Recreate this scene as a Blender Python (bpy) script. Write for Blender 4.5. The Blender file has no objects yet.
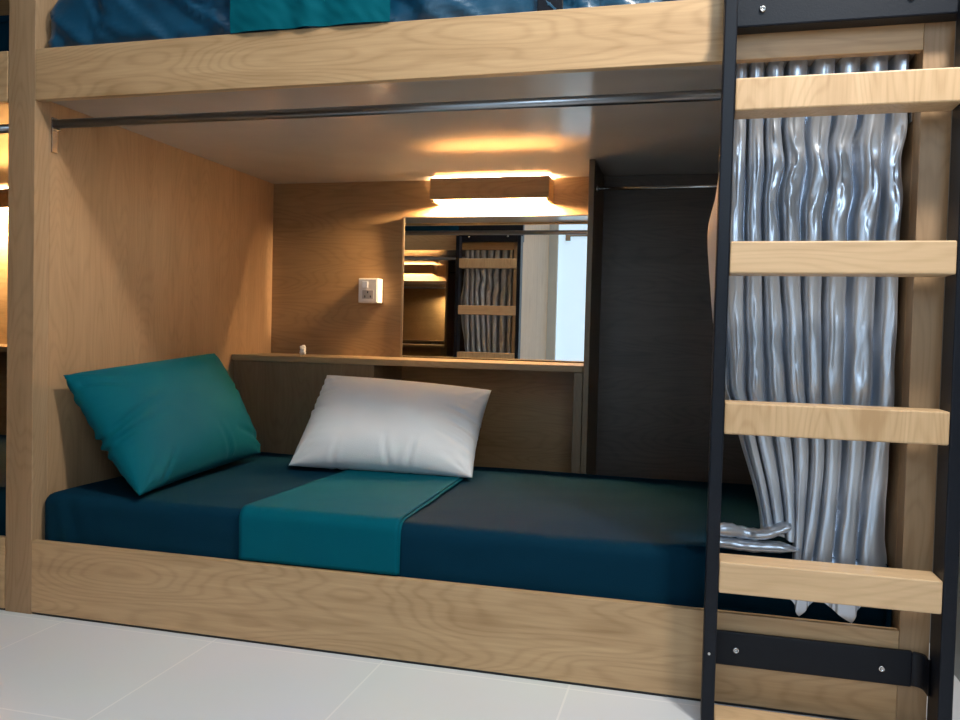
import bpy, bmesh, math, random
from mathutils import Vector, Matrix, noise

scene = bpy.context.scene
COL = scene.collection
PI = math.pi

# ------------------------------------------------------------------ materials
def new_mat(name):
    m = bpy.data.materials.new(name); m.use_nodes = True
    nt = m.node_tree; b = nt.nodes['Principled BSDF']
    return m, nt, b

def plain(name, col, rough=.5, metal=0., spec=.5, bump=0., bscale=200, sheen=0., coat=0.):
    m, nt, b = new_mat(name)
    b.inputs['Base Color'].default_value = (*col, 1)
    b.inputs['Roughness'].default_value = rough
    b.inputs['Metallic'].default_value = metal
    b.inputs['Specular IOR Level'].default_value = spec
    b.inputs['Coat Weight'].default_value = coat
    if sheen:
        b.inputs['Sheen Weight'].default_value = sheen
        b.inputs['Sheen Tint'].default_value = (*[min(1, c*3+.1) for c in col], 1)
    tc = nt.nodes.new('ShaderNodeTexCoord')
    n = nt.nodes.new('ShaderNodeTexNoise'); n.inputs['Scale'].default_value = bscale
    n.inputs['Detail'].default_value = 4
    nt.links.new(tc.outputs['Object'], n.inputs['Vector'])
    if bump:
        bp = nt.nodes.new('ShaderNodeBump'); bp.inputs['Strength'].default_value = bump
        bp.inputs['Distance'].default_value = .002
        nt.links.new(n.outputs['Fac'], bp.inputs['Height'])
        nt.links.new(bp.outputs['Normal'], b.inputs['Normal'])
    # a little tonal variation
    n2 = nt.nodes.new('ShaderNodeTexNoise'); n2.inputs['Scale'].default_value = 6
    nt.links.new(tc.outputs['Object'], n2.inputs['Vector'])
    mx = nt.nodes.new('ShaderNodeMix'); mx.data_type = 'RGBA'
    mx.inputs[6].default_value = (*[c*.9 for c in col], 1)
    mx.inputs[7].default_value = (*[min(1, c*1.08) for c in col], 1)
    nt.links.new(n2.outputs['Fac'], mx.inputs[0])
    nt.links.new(mx.outputs[2], b.inputs['Base Color'])
    return m

def wood(name, light, dark, axis='x', rough=.42, seed=0., contrast=1.):
    """laminate oak: long fibres plus cathedral bands along one axis"""
    m, nt, b = new_mat(name)
    N, L = nt.nodes.new, nt.links.new
    tc = N('ShaderNodeTexCoord')
    mp = N('ShaderNodeMapping')
    mp.inputs['Location'].default_value = (seed*3.1, seed*1.7, seed*2.3)
    if axis == 'x': mp.inputs['Rotation'].default_value = (0, 0, 0)
    if axis == 'z': mp.inputs['Rotation'].default_value = (0, PI/2, 0)
    if axis == 'y': mp.inputs['Rotation'].default_value = (0, 0, PI/2)
    L(tc.outputs['Object'], mp.inputs['Vector'])
    def stretch(sx, sy, sz):
        q = N('ShaderNodeMapping'); q.inputs['Scale'].default_value = (sx, sy, sz)
        L(mp.outputs[0], q.inputs['Vector']); return q.outputs[0]
    big = N('ShaderNodeTexNoise'); big.inputs['Scale'].default_value = 1.; big.inputs['Detail'].default_value = 1.5
    L(stretch(1.3, 8, 8), big.inputs['Vector'])
    # contour lines of a smooth field read as cathedral grain
    ml = N('ShaderNodeMath'); ml.operation = 'MULTIPLY'; ml.inputs[1].default_value = 170.
    L(big.outputs['Fac'], ml.inputs[0])
    sn = N('ShaderNodeMath'); sn.operation = 'SINE'; L(ml.outputs[0], sn.inputs[0])
    s1 = N('ShaderNodeMath'); s1.operation = 'MULTIPLY_ADD'; s1.inputs[1].default_value = .5; s1.inputs[2].default_value = .5
    L(sn.outputs[0], s1.inputs[0])
    s2 = N('ShaderNodeMath'); s2.operation = 'POWER'; s2.inputs[1].default_value = 3.; L(s1.outputs[0], s2.inputs[0])
    fib = N('ShaderNodeTexNoise'); fib.inputs['Scale'].default_value = 1.; fib.inputs['Detail'].default_value = 6
    fib.inputs['Roughness'].default_value = .7
    L(stretch(5, 110, 110), fib.inputs['Vector'])
    mid = N('ShaderNodeTexNoise'); mid.inputs['Scale'].default_value = 1.; mid.inputs['Detail'].default_value = 3
    L(stretch(1.5, 16, 16), mid.inputs['Vector'])
    knot = N('ShaderNodeTexVoronoi'); knot.inputs['Scale'].default_value = 1.
    L(stretch(2.2, 5.5, 5.5), knot.inputs['Vector'])
    kr = N('ShaderNodeMapRange'); kr.inputs['From Min'].default_value = .0; kr.inputs['From Max'].default_value = .22
    kr.inputs['To Min'].default_value = .38; kr.inputs['To Max'].default_value = 0.
    L(knot.outputs['Distance'], kr.inputs['Value'])
    def mul(a, k):
        q = N('ShaderNodeMath'); q.operation = 'MULTIPLY'; L(a, q.inputs[0]); q.inputs[1].default_value = k; return q.outputs[0]
    def add(a, c):
        q = N('ShaderNodeMath'); q.operation = 'ADD'; L(a, q.inputs[0])
        if isinstance(c, float): q.inputs[1].default_value = c
        else: L(c, q.inputs[1])
        return q.outputs[0]
    v = add(mul(s2.outputs[0], .20*contrast), mul(fib.outputs['Fac'], .9*contrast))
    v = add(v, mul(mid.outputs['Fac'], .9*contrast))
    v = add(v, kr.outputs[0])
    v = add(v, -.48*contrast-.05*(contrast-1))
    rp = N('ShaderNodeValToRGB')
    rp.color_ramp.elements[0].position = .05; rp.color_ramp.elements[0].color = (*light, 1)
    rp.color_ramp.elements[1].position = 1.; rp.color_ramp.elements[1].color = (*dark, 1)
    L(v, rp.inputs['Fac'])
    L(rp.outputs['Color'], b.inputs['Base Color'])
    b.inputs['Roughness'].default_value = rough
    b.inputs['Specular IOR Level'].default_value = .4
    bp = N('ShaderNodeBump'); bp.inputs['Strength'].default_value = .12; bp.inputs['Distance'].default_value = .0008
    L(fib.outputs['Fac'], bp.inputs['Height']); L(bp.outputs['Normal'], b.inputs['Normal'])
    return m

def emis(name, col, strength):
    m = bpy.data.materials.new(name); m.use_nodes = True
    nt = m.node_tree; b = nt.nodes['Principled BSDF']
    b.inputs['Base Color'].default_value = (*col, 1)
    b.inputs['Emission Color'].default_value = (*col, 1)
    b.inputs['Emission Strength'].default_value = strength
    return m

OL, OD = (.61, .41, .225), (.34, .205, .095)
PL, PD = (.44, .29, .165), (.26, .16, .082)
M = {}
for ax in 'xyz': M['oak_'+ax] = wood('oak_'+ax, OL, OD, ax, seed={'x': .6, 'y': 2, 'z': 3}[ax])
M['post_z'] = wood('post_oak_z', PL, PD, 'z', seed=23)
M['rung_x'] = wood('rung_oak_x', (.72, .50, .29), (.50, .32, .17), 'x', seed=5)
M['rung_z'] = wood('rung_oak_z', (.72, .50, .29), (.48, .30, .15), 'z', seed=7, contrast=1.15)
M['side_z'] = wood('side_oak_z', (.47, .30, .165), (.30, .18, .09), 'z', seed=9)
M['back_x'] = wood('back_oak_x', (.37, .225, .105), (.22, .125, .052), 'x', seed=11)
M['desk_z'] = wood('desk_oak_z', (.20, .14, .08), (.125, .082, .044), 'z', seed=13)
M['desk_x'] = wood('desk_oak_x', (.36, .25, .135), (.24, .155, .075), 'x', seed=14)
M['laminate'] = plain('deck_laminate', (.52, .475, .435), .13, spec=.8)
M['black_metal'] = plain('black_metal', (.0045, .0065, .012), .42, metal=0., spec=.25, bump=.15, bscale=300)
M['chrome'] = plain('chrome', (.62, .62, .62), .22, metal=1.)
M['rod_steel'] = plain('rod_steel', (.30, .31, .33), .3, metal=1.)
M['navy'] = plain('navy_sheet', (.0025, .026, .050), .75, spec=.03, bump=.35, bscale=500)
M['navy_satin'] = plain('navy_satin', (.0035, .058, .12), .3, spec=.8, bump=.2, bscale=400)
M['teal'] = plain('teal_cotton', (.0, .088, .125), .7, spec=.05, bump=.3, bscale=500)
M['teal_satin'] = plain('teal_satin', (.0, .088, .118), .7, spec=.06, bump=.2, bscale=400, sheen=.1)
M['white_cotton'] = plain('white_cotton', (.86, .86, .87), .7, bump=.3, bscale=400)
M['plastic'] = plain('white_plastic', (.75, .71, .66), .35)
M['plastic_grey'] = plain('grey_plastic', (.42, .38, .35), .4)
M['dark'] = plain('dark_slot', (.02, .018, .016), .6)
M['wall'] = plain('painted_wall', (.62, .60, .55), .8)
M['wall_grey'] = plain('grey_wall', (.42, .44, .44), .8)
M['ceil'] = plain('painted_ceiling', (.75, .74, .72), .9)
M['paper'] = plain('crumpled_paper', (.8, .72, .62), .6)
M['print'] = plain('printed_cloth', (.60, .64, .66), .7)

def satin():
    m, nt, b = new_mat('silver_satin')
    b.inputs['Base Color'].default_value = (.54, .59, .67, 1)
    b.inputs['Metallic'].default_value = .7
    b.inputs['Roughness'].default_value = .31
    b.inputs['Specular IOR Level'].default_value = .6
    b.inputs['Sheen Weight'].default_value = .2
    tc = nt.nodes.new('ShaderNodeTexCoord')
    mp = nt.nodes.new('ShaderNodeMapping'); mp.inputs['Scale'].default_value = (30, 30, 5)
    n = nt.nodes.new('ShaderNodeTexNoise'); n.inputs['Scale'].default_value = 2; n.inputs['Detail'].default_value = 4
    bp = nt.nodes.new('ShaderNodeBump'); bp.inputs['Strength'].default_value = .15; bp.inputs['Distance'].default_value = .003
    nt.links.new(tc.outputs['Object'], mp.inputs['Vector']); nt.links.new(mp.outputs[0], n.inputs['Vector'])
    nt.links.new(n.outputs['Fac'], bp.inputs['Height']); nt.links.new(bp.outputs['Normal'], b.inputs['Normal'])
    return m
M['satin'] = satin()

def mirror_mat():
    m, nt, b = new_mat('mirror_glass')
    b.inputs['Base Color'].default_value = (.86, .88, .86, 1)
    b.inputs['Metallic'].default_value = 1.; b.inputs['Roughness'].default_value = .0
    return m
M['mirror'] = mirror_mat()
M['tube'] = emis('warm_tube', (1, .69, .39), 4200)
M['tube_far'] = emis('warm_tube_soft', (1, .72, .42), 1500)
M['tube_next'] = emis('warm_tube_bright', (1, .76, .45), 2600)
M['door_glass'] = emis('daylit_glass', (.62, .80, .97), .80)

def tile_mat():
    m, nt, b = new_mat('floor_tile')
    N, L = nt.nodes.new, nt.links.new
    tc = N('ShaderNodeTexCoord'); mp = N('ShaderNodeMapping')
    mp.inputs['Location'].default_value = (-.11, .44-.42*0, 0)
    L(tc.outputs['Object'], mp.inputs['Vector'])
    br = N('ShaderNodeTexBrick'); br.offset = 0; br.squash = 1
    br.inputs['Scale'].default_value = 1; br.inputs['Brick Width'].default_value = .42
    br.inputs['Row Height'].default_value = .42; br.inputs['Mortar Size'].default_value = .0022
    br.inputs['Mortar Smooth'].default_value = .1
    br.inputs['Color1'].default_value = (.74, .77, .80, 1); br.inputs['Color2'].default_value = (.77, .80, .83, 1)
    br.inputs['Mortar'].default_value = (.87, .88, .89, 1)
    L(mp.outputs[0], br.inputs['Vector']); 
    n = N('ShaderNodeTexNoise'); n.inputs['Scale'].default_value = 2.5; L(tc.outputs['Object'], n.inputs['Vector'])
    mx = N('ShaderNodeMix'); mx.data_type = 'RGBA'; mx.blend_type = 'MULTIPLY'; mx.inputs[0].default_value = .15
    L(br.outputs['Color'], mx.inputs[6]); L(n.outputs['Color'], mx.inputs[7])
    L(mx.outputs[2], b.inputs['Base Color'])
    b.inputs['Roughness'].default_value = .28
    return m
M['tile'] = tile_mat()

# ------------------------------------------------------------------ builders
class Frame:
    """places a bunk bay: x shifted, y optionally mirrored for the bay across the aisle"""
    def __init__(s, ox=0., oy=0., sy=1): s.ox, s.oy, s.sy = ox, oy, sy
    def p(s, v): return Vector((s.ox+v[0], s.oy+s.sy*v[1], v[2]))
F0 = Frame()

def box(bm, x0, x1, y0, y1, z0, z1, bev=.0015):
    vs = [bm.verts.new((x, y, z)) for x in (x0, x1) for y in (y0, y1) for z in (z0, z1)]
    fs = [(0, 1, 3, 2), (4, 6, 7, 5), (0, 4, 5, 1), (2, 3, 7, 6), (0, 2, 6, 4), (1, 5, 7, 3)]
    faces = [bm.faces.new([vs[i] for i in f]) for f in fs]
    if bev:
        es = list({e for f in faces for e in f.edges})
        bmesh.ops.bevel(bm, geom=es, offset=bev, segments=2, affect='EDGES', profile=.5)

def tube(bm, pts, r, seg=14, rz=None, cap=True):
    """pts list of Vectors; r scalar or list; rz optional vertical radius list"""
    pts = [Vector(p) for p in pts]; n = len(pts); rings = []
    for i, p in enumerate(pts):
        d = (pts[min(i+1, n-1)]-pts[max(i-1, 0)]).normalized()
        up = Vector((0, 0, 1)) if abs(d.z) < .9 else Vector((0, 1, 0))
        a = d.cross(up).normalized(); c = a.cross(d).normalized()
        ra = r[i] if isinstance(r, (list, tuple)) else r
        rc = (rz[i] if isinstance(rz, (list, tuple)) else rz) if rz else ra
        rings.append([bm.verts.new(p+a*ra*math.cos(2*PI*k/seg)+c*rc*math.sin(2*PI*k/seg)) for k in range(seg)])
    for i in range(n-1):
        for k in range(seg):
            bm.faces.new((rings[i][k], rings[i][(k+1) % seg], rings[i+1][(k+1) % seg], rings[i+1][k]))
    if cap:
        bm.faces.new(rings[0][::-1]); bm.faces.new(rings[-1])

def disc_screw(bm, x, y, z, r=.006, h=.004):
    """domed screw head with a recessed socket, facing -y"""
    prof = [(r, 0), (r, -h*.45), (r*.85, -h*.8), (r*.5, -h), (r*.45, -h*.55), (0.0005, -h*.55)]
    rings = []
    for (rr, dy) in prof:
        rings.append([bm.verts.new((x+rr*math.cos(2*PI*k/14), y+dy, z+rr*math.sin(2*PI*k/14))) for k in range(14)])
    for i in range(len(rings)-1):
        for k in range(14):
            bm.faces.new((rings[i][k], rings[i][(k+1) % 14], rings[i+1][(k+1) % 14], rings[i+1][k]))
    bm.faces.new(rings[-1])

def obj(name, bm, mat, parent=None, fr=F0, loc=None, smooth=False, kind=None, label=None):
    """link a bmesh modelled in bay coordinates as one mesh object"""
    for v in bm.verts: v.co = fr.p(v.co)
    bmesh.ops.recalc_face_normals(bm, faces=bm.faces)
    if parent is not None:
        base = Vector(parent['_w'])
    elif loc is not None: base = fr.p(loc)
    else: base = Vector((0, 0, 0))
    for v in bm.verts: v.co -= base
    me = bpy.data.meshes.new(name); bm.to_mesh(me); bm.free()
    if smooth:
        for p in me.polygons: p.use_smooth = True
    me.materials.append(M[mat] if isinstance(mat, str) else mat)
    o = bpy.data.objects.new(name, me); COL.objects.link(o)
    o['_w'] = tuple(base)
    if parent is not None: o.parent = parent
    else: o.location = base
    if kind: o['kind'] = kind
    if label: o['label'] = label
    return o

def tag(o, label, cat, group=None, kind=None):
    o['label'] = label; o['category'] = cat
    if group: o['group'] = group
    if kind: o['kind'] = kind
    return o

def thing(name, loc, label, cat, group=None, fr=F0):
    o = bpy.data.objects.new(name, None); COL.objects.link(o)
    o.empty_display_size = .05
    w = fr.p(loc); o.location = w; o['_w'] = tuple(w)
    return tag(o, label, cat, group)

def bx(name, dims, mat, parent, fr=F0, bev=.0015, **k):
    bm = bmesh.new()
    for d in (dims if isinstance(dims[0], (tuple, list)) else [dims]): box(bm, *d, bev=bev)
    return obj(name, bm, mat, parent, fr, **k)

def grid(bm, rows):
    V = [[bm.verts.new(p) for p in r] for r in rows]
    for i in range(len(V)-1):
        for j in range(len(V[0])-1):
            bm.faces.new((V[i][j], V[i][j+1], V[i+1][j+1], V[i+1][j]))
    return V

def soft_box(bm, x0, x1, y0, y1, z0, z1, r, res, disp=None):
    """rounded, finely divided slab; disp(p, normal) -> offset vector"""
    c = [(x0, x1), (y0, y1), (z0, z1)]
    cache = {}
    def vert(p):
        key = tuple(round(a, 5) for a in p)
        if key in cache: return cache[key]
        q = Vector([min(max(p[i], c[i][0]+r), c[i][1]-r) for i in range(3)])
        d = Vector(p)-q
        nrm = d.normalized() if d.length > 1e-6 else Vector((0, 0, 1))
        w = q+nrm*r
        if disp: w = w+disp(w, nrm)
        cache[key] = bm.verts.new(w); return cache[key]
    def seq(a, b):
        n = max(2, int(round((b-a-2*r)/res)))
        k = max(3, int(round(r/res*1.5)))
        s = [a+r*(1-math.cos(PI/2*i/k)) for i in range(k)]
        s += [a+r+(b-a-2*r)*i/n for i in range(n)]
        s += [b-r+r*math.sin(PI/2*i/k) for i in range(k+1)]
        return s
    S = [seq(*c[i]) for i in range(3)]
    for ax in range(3):
        u, v = (ax+1) % 3, (ax+2) % 3
        for side in (0, 1):
            for i in range(len(S[u])-1):
                for j in range(len(S[v])-1):
                    quad = []
                    for (a, b) in ((i, j), (i+1, j), (i+1, j+1), (i, j+1)):
                        p = [0, 0, 0]; p[ax] = c[ax][side]; p[u] = S[u][a]; p[v] = S[v][b]
                        vv = vert(p)
                        if vv not in quad: quad.append(vv)
                    if len(quad) >= 3:
                        try: bm.faces.new(quad)
                        except ValueError: pass

def nz(x, y, z, s=1): return noise.noise(Vector((x, y, z))*s)

def pillow(bm, B1, B2, T2, T1, thick, seed, n=72, pinch=.055, wr=1., round_=2.4, creases=()):
    """corners: bottom-left, bottom-right, top-right, top-left; bulges on both sides, pointed ears"""
    B1, B2, T2, T1 = map(Vector, (B1, B2, T2, T1))
    nrm = (B2-B1).cross(T1-B1).normalized()
    W, H = (B2-B1).length, (T1-B1).length
    sides = []
    for sgn in (1, -1):
        R = []
        for i in range(n+1):
            row = []
            for j in range(n+1):
                a, b = -1+2*j/n, -1+2*i/n
                a = math.sin(a*PI/2)*.35+a*.65; b = math.sin(b*PI/2)*.35+b*.65
                # edges bow inward between the corners
                ai = a*(1-pinch*(1-b*b)); bi = b*(1-pinch*1.3*(1-a*a))
                s, t = (ai+1)/2, (bi+1)/2
                p = (B1*(1-s)+B2*s)*(1-t)+(T1*(1-s)+T2*s)*t
                e = max(0., (1-abs(a)**round_))*max(0., (1-abs(b)**round_))
                h = thick*.5*e**.52
                # puckers running in from corners and short edges
                ca = math.atan2(b*H-H*math.copysign(1, b), a*W-W*math.copysign(1, a))
                dist = math.hypot((1-abs(a))*W, (1-abs(b))*H)
                k = seed*7.3+(3 if a > 0 else 0)+(5 if b > 0 else 0)+sgn
                h += wr*.008*e**.4*math.exp(-dist*12)*1.8*math.sin(ca*13+k)
                h += wr*.013*e**.4*math.exp(-(1-abs(a))*W*11)*nz(b*8+seed, 2.*(a > 0), sgn)
                h += wr*.008*e*nz(a*1.6+seed, b*1.6, sgn*3)
                h += wr*.0045*e*nz(a*3.2+b*1.5+seed, b*2.4-a*1.2, sgn*3)
                for (a0, b0, a1, b1, dep, wid) in creases:
                    ux, uy = (a1-a0)*W, (b1-b0)*H; ll = ux*ux+uy*uy
                    tt = (((a-a0)*W*ux+(b-b0)*H*uy)/ll)
                    tc_ = min(1, max(0, tt)); dd = math.hypot((a-a0)*W-ux*tc_, (b-b0)*H-uy*tc_)/2
                    h += -dep*math.exp(-(dd/wid)**2)*(1-.7*tc_)+dep*.7*math.exp(-((dd-wid*2)/wid)**2)*(1-tc_)*(1 if 0 < tt < 1 else .3)
                row.append(p+nrm*(sgn*max(h, -.001)))
            R.append(row)
        sides.append(R)
    V = []
    for si, R in enumerate(sides):
        g = []
        for i, r in enumerate(R):
            rr = []
            for j, p in enumerate(r):
                if si == 1 and (i in (0, n) or j in (0, n)): rr.append(V[0][i][j])
                else: rr.append(bm.verts.new(p))
            g.append(rr)
        V.append(g)
        for i in range(n):
            for j in range(n):
                bm.faces.new((g[i][j], g[i][j+1], g[i+1][j+1], g[i+1][j]))

# ------------------------------------------------------------------ room
def plane_box(name, d, mat, bev=0):
    bm = bmesh.new(); box(bm, *d, bev=bev)
    return obj(name, bm, mat, None, kind='structure')

plane_box('floor', (-4, 3.6, -2.6, 1.5, -.05, 0), 'tile')
plane_box('ceiling', (-4, 3.6, -2.6, 1.5, 2.85, 2.9), 'ceil')
plane_box('wall_back', (-4, 3.6, 1.32, 1.4, 0, 2.85), 'wall')
plane_box('wall_left', (-4, -3.9, -2.5, 1.32, 0, 2.85), 'wall')
plane_box('wall_right', (2.19, 2.3, -.02, 1.32, 0, 2.85), 'wall_grey')
plane_box('wall_far_right', (3.5, 3.6, -2.5, 1.32, 0, 2.85), 'wall')
DX0, DX1 = .52, 1.55
plane_box('wall_front', (-4, DX0, -2.6, -2.5, 0, 2.85), 'wall')
plane_box('wall_front', (DX1, 3.6, -2.6, -2.5, 0, 2.85), 'wall')
plane_box('wall_front', (DX0, DX1, -2.6, -2.5, 2.15, 2.85), 'wall')
d = plane_box('door_1', (DX0, DX1, -2.56, -2.54, 0.01, 2.14), 'door_glass')
bm = bmesh.new(); box(bm, DX0+.06, DX0+.10, -2.54, -2.50, 1.50, 1.56); box(bm, DX0+.10, DX0+.42, -2.53, -2.515, 1.535, 1.555)
obj('door_handle', bm, 'chrome', d)

# ------------------------------------------------------------------ bunk bay
T, R_, TT, D, L = 1.290, .188, 1.416, 1.2, 2.0

def build_bunk(fr, label, group, left_post=True, right_post=True):
    b = thing('bunk_bed', (L/2, .6, 0), label, 'bed', group, fr)
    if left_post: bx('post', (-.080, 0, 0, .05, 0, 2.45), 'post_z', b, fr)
    if right_post:
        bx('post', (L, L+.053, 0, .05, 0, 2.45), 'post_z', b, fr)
    bx('lower_rail', (0, L, 0, .018, .006, R_), 'oak_x', b, fr)
    bx('shadow_gap_strip', (0, L, .004, .016, 0, .0055), 'dark', b, fr, bev=0)  # dark strip standing in for the shadow gap under the rail
    bx('upper_rail', (0, L, 0, .022, T, TT), 'oak_x', b, fr)
    bx('side_panel', (-.020, 0, .05, D+.02, 0, 2.2), 'side_z', b, fr)
    if right_post: bx('side_panel', (L, L+.018, .05, D+.02, 0, 2.2), 'side_z', b, fr)
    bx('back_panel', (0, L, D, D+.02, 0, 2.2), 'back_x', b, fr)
    bx('lower_deck', (.002, L-.002, .02, D-.002, .11, .128), 'oak_x', b, fr)
    bx('upper_deck', (.001, L-.001, .0225, D-.001, 1.300, 1.320), 'laminate', b, fr, bev=0)
    return b

def mattress(fr, z0, z1, y0, y1, label, group, mat, wr, seed, name='mattress'):
    def disp(p, n):
        lx, ly, lz = p.x, p.y, p.z
        d = 0
        if wr < 1:
            edge = math.exp(-abs(lz-z1)*14)
            d = .0035*nz(lx*2.5+seed, ly*3, lz*6)+.0016*nz(lx*9+lz*7, ly*9, lz*9+seed)
            # puckers near the left end of the front
            d += .003*math.exp(-abs(lx-.07)*14)*math.sin(lx*95+lz*30)*(1 if n.y < -.3 else .2)
            d += .0022*nz(lx*5+lz*16+seed, lz*22-lx*5, 3)*(1 if n.y < -.3 else 0)
        else:
            u = lx*1.0+lz*1.5; v = lz*7-lx*3.4
            side = min(1, max(0, lx-.004)/.05)
            f = nz(u*4+seed, v*1.0, ly*2)
            g = 1-abs(nz(u*5+seed*2, v*2.4, ly*3+4))*2.2
            g2 = 1-abs(nz(u*9+seed*3, v*4.6, ly*3+1))*2.2
            ac, al = lx*.57+lz*.82, lx*.82-lz*.57
            if lx < .16: ac, al = lx*.95+lz*.3, lz*.95-lx*.3
            mask = .35+.65*max(0, min(1, .6+1.6*nz(lx*2.2, lz*2, seed+5)))
            st = 1-abs(nz(ac*17+.6*nz(al*5, ac*5, 1), al*2.6, seed))*4.5
            g, g2 = st, (1-abs(nz(ac*34, al*5, seed+3))*4)*.9
            d = side*(.010*f+mask*(.030*max(0, g)**1.5+.016*max(0, g2)**1.5)-.014)
            if n.z > .5: d *= .7
            if lx < .14 and lz > 1.45: return n*(d*.6)+Vector((0, -.006*(n.y < -.3), -.085*(1-lx/.14)**2*(lz-1.45)/.15))
            if n.y < -.3 and lz > 1.421: return n*min(.010, max(d, -.016))+Vector((0, -.011*min(1, (lz-1.421)/.012)*max(0, min(1, (1.25-lx)/.1)), 0))
        if n.y < -.3: d = min(d, .003)
        if n.x < -.3 or n.x > .3: d = min(d, 0)
        if wr < 1 and n.y < -.2 and p.x > 1.56:
            return n*d+Vector((0, .044*min(1, (p.x-1.56)/.09), 0))
        if n.z < -.3 or n.x < -.8 or n.x > .8: d = min(d, 0)
        return n*d
    bm = bmesh.new()
    soft_box(bm, .004 if wr < 1 else .006, L-.003, y0, y1, z0, z1, (.028 if wr < 1 else .032), .012, disp)
    m = obj(name, bm, mat, None, fr, loc=(L/2, (y0+y1)/2, z0), smooth=True)
    return tag(m, label, 'mattress', group)

def build_desk(fr, label, group):
    k = thing('wall_shelf_desk', (.63, 1.06, .13), label, 'desk', group, fr)
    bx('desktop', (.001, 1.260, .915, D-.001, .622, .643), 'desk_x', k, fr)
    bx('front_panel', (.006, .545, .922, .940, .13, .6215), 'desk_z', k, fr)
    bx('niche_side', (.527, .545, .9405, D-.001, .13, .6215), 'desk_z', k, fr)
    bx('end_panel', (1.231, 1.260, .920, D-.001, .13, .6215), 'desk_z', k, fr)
    return k

def build_wardrobe(fr, label, group):
    k = thing('wardrobe_divider', (1.27, 1.06, .13), label, 'wardrobe', group, fr)
    bx('divider_panel', (1.262, 1.280, .915, D-.001, .13, 1.299), 'desk_z', k, fr)
    bx('backing_board', (1.2805, L-.002, D-.010, D-.001, .13, 1.298), 'niche', k, fr, bev=0)
    bm = bmesh.new(); tube(bm, [(1.284, .95, 1.212), (L-.004, .95, 1.212)], .0055)
    rod = obj('hanging_rail', bm, 'chrome', k, fr, smooth=True)
    bm = bmesh.new(); tube(bm, [(1.2805, .95, 1.212), (1.288, .95, 1.212)], .010); 
    obj('rail_socket', bm, 'chrome', rod, fr, smooth=True)
    bm = bmesh.new(); tube(bm, [(L-.009, .95, 1.212), (L-.0005, .95, 1.212)], .010); 
    obj('rail_socket', bm, 'chrome', rod, fr, smooth=True)
    return k

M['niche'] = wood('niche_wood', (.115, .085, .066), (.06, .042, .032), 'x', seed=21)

def build_lamp(fr, label, group, tube_mat='tube'):
    k = thing('wall_lamp', (.89, 1.199, 1.25), label, 'lamp', group, fr)
    bx('front_board', (.669, 1.101, 1.108, 1.120, 1.214, 1.290), 'lamp_wood', k, fr)
    bx('side_board', (.669, .681, 1.1205, 1.199, 1.207, 1.290), 'lamp_wood', k, fr)
    bx('side_board', (1.089, 1.101, 1.1205, 1.199, 1.207, 1.290), 'lamp_wood', k, fr)
    t = bx('strip_holder', (.69, 1.08, 1.1205, 1.126, 1.228, 1.274), 'plastic', k, fr)
    bx('light_strip', (.70, 1.07, 1.1262, 1.1285, 1.232, 1.270), tube_mat, t, fr, bev=0)
    return k
M['lamp_wood'] = wood('lamp_oak', (.42, .26, .125), (.26, .15, .065), 'x', seed=17)

def build_mirror(fr, label, group):
    k = thing('wall_mirror', (.88, 1.199, .66), label, 'mirror', group, fr)
    bx('backing', (.546, 1.258, 1.184, 1.199, .645, 1.163), 'dark', k, fr, bev=0)
    bx('mirror_glass', (.552, 1.255, 1.180, 1.1835, .648, 1.160), 'mirror', k, fr, bev=0)
    bx('edge_trim', [(.543, .5515, 1.178, 1.199, .6445, 1.165), (.5517, 1.259, 1.178, 1.199, 1.1605, 1.165)], 'trim_metal', k, fr, bev=.0008)
    return k
M['trim_metal'] = plain('trim_metal', (.35, .27, .18), .3, metal=.8)

def build_rod(fr, label, group):
    k = thing('curtain_rod', (1., .062, 1.243), label, 'curtain rod', group, fr)
    bm = bmesh.new(); tube(bm, [(.006, .062, 1.246), (L-.006, .062, 1.240)], (.0112), 18)
    obj('rod', bm, 'rod_steel', k, fr, smooth=True)
    bx('bracket', [(.0005, .0045, .052, .072, 1.172, 1.262), (.0045, .012, .050, .074, 1.229, 1.235)], 'chrome', k, fr)
    bx('bracket', (L-.0045, L-.0005, .052, .072, 1.17, 1.256), 'chrome', k, fr)
    return k

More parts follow.
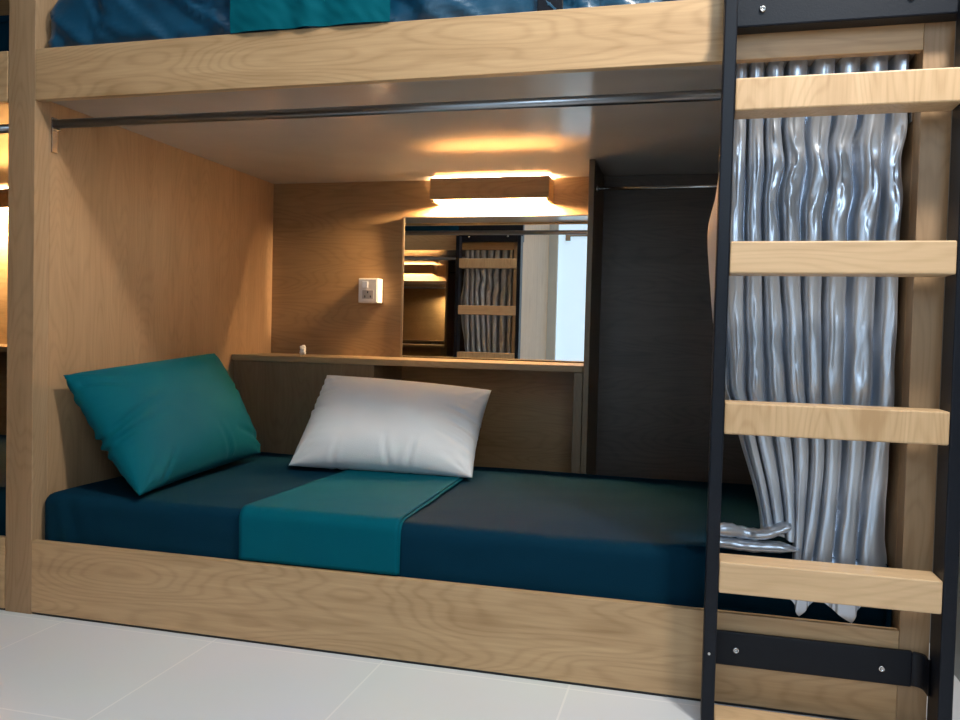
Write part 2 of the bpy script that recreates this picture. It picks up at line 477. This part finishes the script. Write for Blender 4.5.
def build_ladder(fr, label, group):
    k = thing('bunk_ladder', (1.85, -.07, 0), label, 'ladder', group, fr)
    st = []
    for (x0, x1) in ((1.637, 1.661), (2.044, 2.068)):
        s = bx('stile', (x0, x1, -.104, -.034, 0, 1.372), 'black_metal', k, fr, bev=.003); st.append(s)
    for i in range(5):
        zt = 1.224-.302*i; zb = max(zt-.060, .0005)
        bx('rung', (1.6615, 2.0435, -.104, -.036, zb, zt), 'rung_z' if i in (0, 2) else 'rung_x', k, fr, bev=.003)
    # upper mounting plate: black flat bar bolted to the upper rail, reaching forward to the stiles
    up = bx('mounting_plate', [(1.637, 2.068, -.045, -.001, 1.338, 1.47)], 'black_metal', k, fr, bev=.003)
    bm = bmesh.new()
    box(bm, 1.6615, 2.022, -.010, -.0008, .086, .154, bev=.002)
    # right end sweeps forward to the stile
    rows = []
    for q in range(9):
        a = q/8*PI/2
        x = 2.022+.018*math.sin(a); y = -.005-.018*(1-math.cos(a))
        rows.append((x, y))
    rows.append((2.040, -.05))
    prev = None
    for (x, y) in rows:
        nx, ny = 1, 0
        ring = [bm.verts.new((x, y-.004, .088)), bm.verts.new((x+.0035, y+.004, .088)), bm.verts.new((x+.0035, y+.004, .152)), bm.verts.new((x, y-.004, .152))]
        if prev:
            for q in range(4): bm.faces.new((prev[q], prev[(q+1) % 4], ring[(q+1) % 4], ring[q]))
        else: bm.faces.new(ring)
        prev = ring
    bm.faces.new(prev[::-1])
    lo = obj('mounting_plate', bm, 'black_metal', k, fr)
    for par, x, y, z in ((up, 1.708, -.0452, 1.369), (up, 1.966, -.0452, 1.372), (lo, 1.702, -.0102, .119), (lo, 1.969, -.0102, .116)):
        bm = bmesh.new(); disc_screw(bm, x, y, z, .0065, .005); obj('screw', bm, 'chrome', par, fr, smooth=True)
    bm = bmesh.new(); disc_screw(bm, 1.648, -.1042, .14, .003, .002); obj('screw', bm, 'chrome', st[0], fr, smooth=True)
    return k

# ---- curtain: eight satin folds gathered at the right of the bay
ZR = [1.295, 1.10, .942, .638, .540, .410, .305, .12]
FX = [
 [1.652, 1.643, 1.623, 1.660, 1.697, 1.737, 1.748, 1.75],
 [1.676, 1.676, 1.676, 1.692, 1.719, 1.750, 1.765, 1.77],
 [1.707, 1.712, 1.715, 1.727, 1.744, 1.774, 1.785, 1.79],
 [1.743, 1.745, 1.746, 1.767, 1.784, 1.800, 1.803, 1.80],
 [1.783, 1.784, 1.784, 1.806, 1.818, 1.819, 1.815, 1.80],
 [1.837, 1.832, 1.827, 1.839, 1.850, 1.846, 1.832, 1.818],
 [1.881, 1.874, 1.868, 1.871, 1.876, 1.873, 1.862, 1.850],
 [1.932, 1.928, 1.924, 1.925, 1.921, 1.915, 1.909, 1.925],
 [1.980, 1.976, 1.972, 1.975, 1.966, 1.956, 1.948, 1.940],
 [1.9972]*8]
HEM = [.352, .348, .345, .335, .218, .188, .228, .185, .230, .312]
def curtain_bm(seed=0):
    bm = bmesh.new()
    def fx(i, z):
        for k in range(len(ZR)-1):
            if z >= ZR[k+1]:
                t = (ZR[k]-z)/(ZR[k]-ZR[k+1]); t = max(0, t)
                # catmull-rom through the rows
                p = [FX[i][max(k-1, 0)], FX[i][k], FX[i][k+1], FX[i][min(k+2, len(ZR)-1)]]
                return .5*((2*p[1])+(-p[0]+p[2])*t+(2*p[0]-5*p[1]+4*p[2]-p[3])*t*t+(-p[0]+3*p[1]-3*p[2]+p[3])*t**3)
        return FX[i][-1]
    NZ = 190; per = 24; rows = []
    for r in range(NZ+1):
        t = r/NZ; row = []
        for i in range(len(FX)-1):
            for q in range(per+(1 if i == len(FX)-2 else 0)):
                s = q/per
                hem = HEM[i]*(1-s)+HEM[i+1]*s
                if i == 3: hem = HEM[3] if s < .45 else HEM[4]+(1-s)*.01
                z = 1.2975-(1.2975-hem)*t
                xa, xb = fx(i, z), fx(i+1, z)
                # ridge positions wander (crinkled satin), most between 0.9 and 1.2 and around the middle
                amp = .0034*math.exp(-((z-1.08)/.10)**2)*(1.7 if i >= 3 else .5)+.0012*math.exp(-((z-.68)/.16)**2)+.0003
                if z > 1.215: amp *= max(0., (1.26-z)/.045) if z < 1.26 else 0
                def wob(j): return amp*math.sin(z*(38+6*math.sin(j*2.3))+j*2.1+seed)+amp*.7*nz(z*24, j*3.7+seed, 0)
                sm = s
                x = (xa+wob(i))*(1-sm)+(xb+wob(i+1))*sm
                A = .066*(.85+.4*nz(i*5.1, z*3, seed+9))
                if i == 8: A = .13
                A *= 1 if z > .34 else max(.12, 1-(.34-z)*9)
                d_ = min(s, 1-s)
                if d_ < .35: prof = .26*(1-math.sqrt(max(0, 1-(d_/.365)**2)))
                else:
                    q_ = (d_-.35)/.15; prof = .186+.814*(1-max(0, 1-q_)**2.2)
                if i == 8: prof = s**3
                if i == 0 and s < .5: prof = max(prof, .95*(1-s*2)**1.3)
                base = .040 if z > .42 else .040-.014*min(1, (.42-z)/.12)
                if z < .46 and i != 8: A = min(A, (.034 if i > 3 else .026)+max(0, z-.36)*.35)
                y = base+A*prof
                # cloth turns back under each ridge: push sides outwards a little
                x += .0022*math.sin(2*PI*s)*(0 if i in (0, 8) else 1)
                # local dents on the fronts of the folds
                dent = max(0, 1-prof*3)*(.010*nz(z*22+i*9, s*1.5+i, seed)*min(1, amp/.004)+.002*nz(z*6, i*4+s, seed+2))
                y += dent
                # pocket above the rod
                if False: y += 0
                row.append((min(x, 1.9985), y, z))
        rows.append(row)
    grid(bm, rows)
    return bm

def build_curtain(fr, label, group, tail=True):
    k = thing('curtain', (1.82, .06, .19), label, 'curtain', group, fr)
    obj('curtain_panel', curtain_bm(), 'satin', k, fr, smooth=True)
    if tail:
        bm = bmesh.new()
        P = []; ra = []; rb = []
        for q in range(31):
            t = q/30
            x = 1.802-.144*t
            z = .350+.018*max(0, 1-t*3.)**1.3+.0035*math.sin(t*9)
            y = .030-.016*t+.003*math.sin(t*13)
            P.append((x, y, z)); ra.append(.017+.006*math.sin(t*5+1)+.002*nz(t*14, 1, 2)); rb.append((.0095+.005*t+.0028*nz(t*13, 4, 1))*(1 if q not in (0,) else .5))
        tube(bm, P, ra, 22, rb)
        obj('hem_fold', bm, 'satin', k, fr, smooth=True)
        bm = bmesh.new(); P = []; ra = []; rb = []
        for q in range(31):
            t = q/30
            P.append((1.818-.160*t, .026-.012*t, .3225+.004*t+.0015*math.sin(t*8)))
            ra.append(.016+.002*nz(t*8, 2, 7)); rb.append(max(.002, (.0115*min(1, t*4+.1)+.0012*nz(t*10, 8, 1))))
        tube(bm, P, ra, 22, rb)
        obj('hem_fold', bm, 'satin', k, fr, smooth=True)
    return k

# ================================================================== main bay
build_bunk(F0, 'light oak bunk bed holding the navy mattress, with the black-framed ladder on its right', 'oak bunk beds')
mattress(F0, .131, .305, .0225, .903, 'dark navy lower mattress with teal throw across it, under the teal and white pillows', 'navy mattresses', 'navy', .5, 1)
mattress(F0, 1.324, 1.60, .028, .95, 'wrinkled glossy blue upper mattress above the curtain rod, right of the left post', 'navy mattresses', 'navy_satin', 1.5, 3)
tag(build_desk(F0, 'low oak shelf desk along the back wall below the mirror and behind the white pillow', 'shelf desks'),
    'low oak shelf desk along the back wall below the mirror and behind the white pillow', 'desk')
build_wardrobe(F0, 'dark open wardrobe niche with silver hanging rail, right of the mirror', 'wardrobe niches')
build_lamp(F0, 'wooden box wall lamp glowing warm directly above the mirror', 'wall lamps')
build_mirror(F0, 'rectangular wall mirror standing over the shelf desk below the glowing lamp', None)
build_rod(F0, 'long grey steel curtain rod running under the upper rail of the navy bunk', 'curtain rods')
build_curtain(F0, 'silver grey satin curtain bunched behind the ladder, its hem spilling on the navy mattress', 'satin curtains')
build_ladder(F0, 'black metal ladder with thick oak rungs in front of the silver curtain', 'ladders')

# ---- teal pillow leaning on the left panel
bm = bmesh.new()
pillow(bm, (.296, .022, .320), (.245, .700, .330), (.068, .700, .652), (.046, .050, .606), .19, 2.0, wr=1.1, pinch=.035, creases=[(-1, -.05, -.45, .22, .009, .008), (-1, -.2, -.5, -.1, .008, .008), (-.95, .75, -.6, .5, .007, .009), (.98, -.8, .45, -.62, .008, .009), (.3, -1, .1, -.5, .006, .009), (-.75, -1, -.55, -.6, .006, .008), (1, .2, .7, .1, .005, .008)])
p = obj('pillow', bm, 'teal_satin', None, loc=(.2, .38, .32), smooth=True)
tag(p, 'teal satin pillow leaning against the left oak panel on the navy mattress', 'pillow', 'pillows on the lower bed')
# ---- white pillow
bm = bmesh.new()
pillow(bm, (.412, .570, .320), (.990, .590, .318), (.985, .820, .560), (.436, .780, .590), .19, 5.0, wr=.9, pinch=.035, creases=[(-1, .45, -.68, .5, .008, .007), (-1, .15, -.72, .05, .008, .007), (-1, .75, -.7, .8, .006, .007), (1, .1, .62, .25, .009, .008), (1, -.2, .66, 0., .009, .008), (1, -.55, .6, -.3, .007, .008), (.12, -1, .06, -.5, .007, .008), (.32, -1, .4, -.5, .007, .008), (-.5, -1, -.45, -.6, .005, .008)])
p = obj('pillow', bm, 'white_cotton', None, loc=(.7, .66, .32), smooth=True)
tag(p, 'plump white pillow leaning on the shelf desk behind the teal throw', 'pillow', 'pillows on the lower bed')

# ---- throws
def throw_path(y0, y1, ztop, zlow, yf, r=.03, n=40):
    """front drop, over the rounded edge, then back: list of (y, z)"""
    P = []
    for i in range(12): P.append((yf, zlow+(ztop-r-zlow)*i/12))
    for i in range(9):
        a = i/8*PI/2
        P.append((yf+r*(1-math.cos(a)), ztop-r+r*math.sin(a)))
    for i in range(1, n+1): P.append((yf+r+(y1-yf-r)*i/n, ztop))
    return P
k = thing('bed_throw', (.77, .3, .318), 'teal folded throw lying across the lower navy mattress in front of the white pillow', 'throw', 'teal throws')
def throw(xl0, xl1, xr0, xr1, y1, lift, seed, mat, name, par, yf=.0172, ztop=.3095, zlow=.192, wr=1., nx=40):
    bm = bmesh.new(); P = throw_path(0, y1, ztop+lift, zlow, yf-lift, r=.028); rows = []
    tot = len(P)
    for i, (y, z) in enumerate(P):
        t = max(0, (y-.03)/(y1-.03)); row = []
        xl, xr = xl0+(xl1-xl0)*t, xr0+(xr1-xr0)*t
        for j in range(nx+1):
            s = j/nx; x = xl+(xr-xl)*s+.002*nz(y*9, seed, z*7)
            o = wr*(.0016*abs(nz(x*7+seed, y*4, z*9))+.0008*nz(x*20+y*10, y*14, z*22+seed))
            yy, zz = (y, z+o) if z > ztop-.004 else (y-o, z)
            if zz < ztop-.004: pass
            row.append((x, yy+ (0.012*s if y > y1-.001 else 0), zz))
        rows.append(row)
    V = grid(bm, rows)
    o = obj(name, bm, mat, par, smooth=True)
    md = o.modifiers.new('thick', 'SOLIDIFY'); md.thickness = .0022; md.offset = 1
    return o
throw(.580, .602, .979, .958, .66, .000, 1, 'teal', 'under_layer', k)
throw(.577, .600, .974, .948, .68, .0042, 4, 'teal', 'top_layer', k)

# upper-bunk throw
k2 = bmesh.new()
rows = []
for i in range(40):
    z = 1.4163+(.1037)*min(1, i/26)
    yb = .002 if i < 20 else .002+.05*((i-20)/6)**2*.12 if i < 26 else .028+(i-26)*.03
    row = []
    for j in range(90):
        x = .543+.392*j/89
        w = .007*math.sin(x*46+1.5*math.sin(x*17)+z*6)+.005*nz(x*15, z*9, 4)+.004*nz(x*40+z*30, z*30, 1)
        if i >= 26: row.append((x, max(.01, yb), 1.53+w*.4))
        else: row.append((x, yb-.005+w*.6, z))
    rows.append(row)
grid(k2, [[(p[0], p[1]-.004, p[2]) for p in r] for r in rows])
o = obj('bed_throw', k2, 'teal_satin', None, loc=(.73, .02, 1.40), smooth=True)
tag(o, 'shiny teal throw hanging over the blue upper mattress at the top edge of the view', 'throw', 'teal throws')

# upper-bunk pillow corner
bm = bmesh.new()
pillow(bm, (.060, .12, 1.61), (.10, .70, 1.61), (.04, .66, 1.9), (.04, .15, 1.9), .10, 8.0, n=24)
o = obj('pillow', bm, 'print', None, loc=(.06, .4, 1.53), smooth=True)
tag(o, 'pale printed pillow on the blue upper mattress, only its lower corner in view', 'pillow')

# guard post on the upper rail
g = thing('guard_rail', (1.6, .03, 1.40), 'dark metal guard post rising from the upper rail beside the blue mattress', 'guard rail')
bx('guard_post', (1.257, 1.312, .0225, .0285, 1.3205, 1.74), 'black_metal', g)
bx('top_bar', (1.257, 1.99, .0225, .0285, 1.7405, 1.79), 'black_metal', g)

# ---- socket box
k = thing('wall_socket', (.42, 1.199, .885), 'small square white switch and socket box left of the mirror', 'socket')
bx('housing', (.384, .462, 1.150, 1.1995, .843, .934), 'plastic', k, bev=.003)
bx('faceplate', (.388, .458, 1.1465, 1.1497, .847, .930), 'plastic', k, bev=.001)
bx('switch', (.402, .424, 1.1435, 1.1463, .898, .922), 'white_cotton', k, bev=.001)
bx('socket_face', (.402, .446, 1.1445, 1.1463, .858, .890), 'plastic_grey', k, bev=.001)
bm = bmesh.new()
for (x, z) in ((.413, .866), (.435, .866), (.424, .882)): box(bm, x-.002, x+.002, 1.1438, 1.1444, z-.004, z+.004, bev=0)
obj('pin_slots', bm, 'dark', k)

# ---- small crumpled trinket on the desk
bm = bmesh.new(); bmesh.ops.create_icosphere(bm, subdivisions=3, radius=1)
for v in bm.verts:
    n = v.co.normalized(); h = 1.15+.9*nz(n.x*1.6+3, n.y*1.6, n.z*1.6)+.5*nz(n.x*4, n.y*4+2, n.z*4)
    v.co = Vector((.272+n.x*.011*h, .930+n.y*.009*h, .6575+n.z*.0135*h))
lo = min(v.co.z for v in bm.verts)
for v in bm.verts: v.co.z += .6432-lo
o = obj('crumpled_tissue', bm, 'paper', None, loc=(.272, .93, .643), smooth=True)
tag(o, 'tiny crumpled pale scrap at the left front edge of the shelf desk', 'scrap')

# ================================================================== next bay to the left
FL = Frame(-2.083, 0, 1)
build_bunk(FL, 'neighbouring oak bunk bed cut off by the left edge of the view', 'oak bunk beds', left_post=True, right_post=False)
mattress(FL, .131, .305, .0225, .903, 'dark lower mattress of the neighbouring bunk, left of the left post', 'navy mattresses', 'navy', .5, 5)
mattress(FL, 1.324, 1.53, .030, .95, 'dark upper mattress of the neighbouring bunk, at the far left edge', 'navy mattresses', 'navy', .5, 7)
build_desk(FL, 'shelf desk in the neighbouring bunk at the far left edge', 'shelf desks')
build_lamp(FL, 'glowing wall lamp of the neighbouring bunk at the far left edge', 'wall lamps', 'tube_next')
build_rod(FL, 'curtain rod of the neighbouring bunk at the far left edge', 'curtain rods')

# ================================================================== bay across the aisle (seen in the mirror)
FO = Frame(-1.55, -1.18, -1)
build_bunk(FO, 'oak bunk bed across the aisle, seen reflected in the mirror', 'oak bunk beds')
mattress(FO, .131, .305, .0225, .903, 'lower mattress of the bunk across the aisle, behind the viewer', 'navy mattresses', 'navy', .5, 11)
mattress(FO, 1.324, 1.498, .030, .95, 'upper mattress of the bunk across the aisle, behind the viewer', 'navy mattresses', 'navy', .5, 12)
build_desk(FO, 'shelf desk of the bunk across the aisle, glimpsed in the mirror', 'shelf desks')
build_wardrobe(FO, 'wardrobe niche of the bunk across the aisle, reflected dark in the mirror', 'wardrobe niches')
build_lamp(FO, 'glowing wall lamp of the bunk across the aisle, reflected in the mirror', 'wall lamps', 'tube_far')
build_mirror(FO, 'wall mirror of the bunk across the aisle, glimpsed at the left of the nearer mirror', None)
build_rod(FO, 'curtain rod of the bunk across the aisle, reflected in the mirror', 'curtain rods')
build_curtain(FO, 'grey satin curtain of the bunk across the aisle, reflected in the mirror', 'satin curtains', tail=False)
build_ladder(FO, 'ladder of the bunk across the aisle, reflected in the mirror', 'ladders')

# ------------------------------------------------------------------ lights
def area(name, loc, target, size, power, col, sy=None):
    l = bpy.data.lights.new(name, 'AREA'); l.energy = power; l.color = col
    l.shape = 'RECTANGLE'; l.size = size; l.size_y = sy or size
    o = bpy.data.objects.new(name, l); COL.objects.link(o); o.location = loc
    o.rotation_euler = (Vector(target)-Vector(loc)).to_track_quat('-Z', 'Y').to_euler()
    return o
area('ceiling_key', (2.10, -.80, 2.36), (1.4, 0, .9), .18, 36, (1, .95, .87))
area('aisle_fill', (.9, -.75, 2.8), (.9, -.75, 0), .4, 10, (.92, .96, 1), .4)  # added soft fill over the aisle, not an actual lamp
area('added_daylight', (2.05, -2.47, 1.45), (1.6, 0, .7), .5, 28, (.62, .81, 1), 1.7)  # added cool light for the curtain highlights; the wall behind has no window

w = bpy.data.worlds.new('World'); scene.world = w; w.use_nodes = True
w.node_tree.nodes['Background'].inputs[0].default_value = (.75, .85, 1, 1)
w.node_tree.nodes['Background'].inputs[1].default_value = .3

# ------------------------------------------------------------------ camera
cam = bpy.data.cameras.new('Camera'); co = bpy.data.objects.new('Camera', cam); COL.objects.link(co)
r = Vector((0.96763822, 0.25112507, 0.02474821)); dn = Vector((0.03178965, -0.02402121, -0.99920588)); f = Vector((-0.25033116, 0.96765654, -0.03122702))
u = -dn; bk = -f
mat = Matrix(((r.x, u.x, bk.x, 1.601513), (r.y, u.y, bk.y, -1.719403), (r.z, u.z, bk.z, .736541), (0, 0, 0, 1)))
co.matrix_world = mat
cam.sensor_width = 36; cam.sensor_fit = 'HORIZONTAL'; cam.lens = 825.06/960*36
cam.clip_start = .02
scene.camera = co

for o in bpy.data.objects:
    if '_w' in o: del o['_w']
scene.view_settings.view_transform = 'Standard'
scene.view_settings.look = 'None'
scene.view_settings.exposure = 0
scene.view_settings.gamma = 1
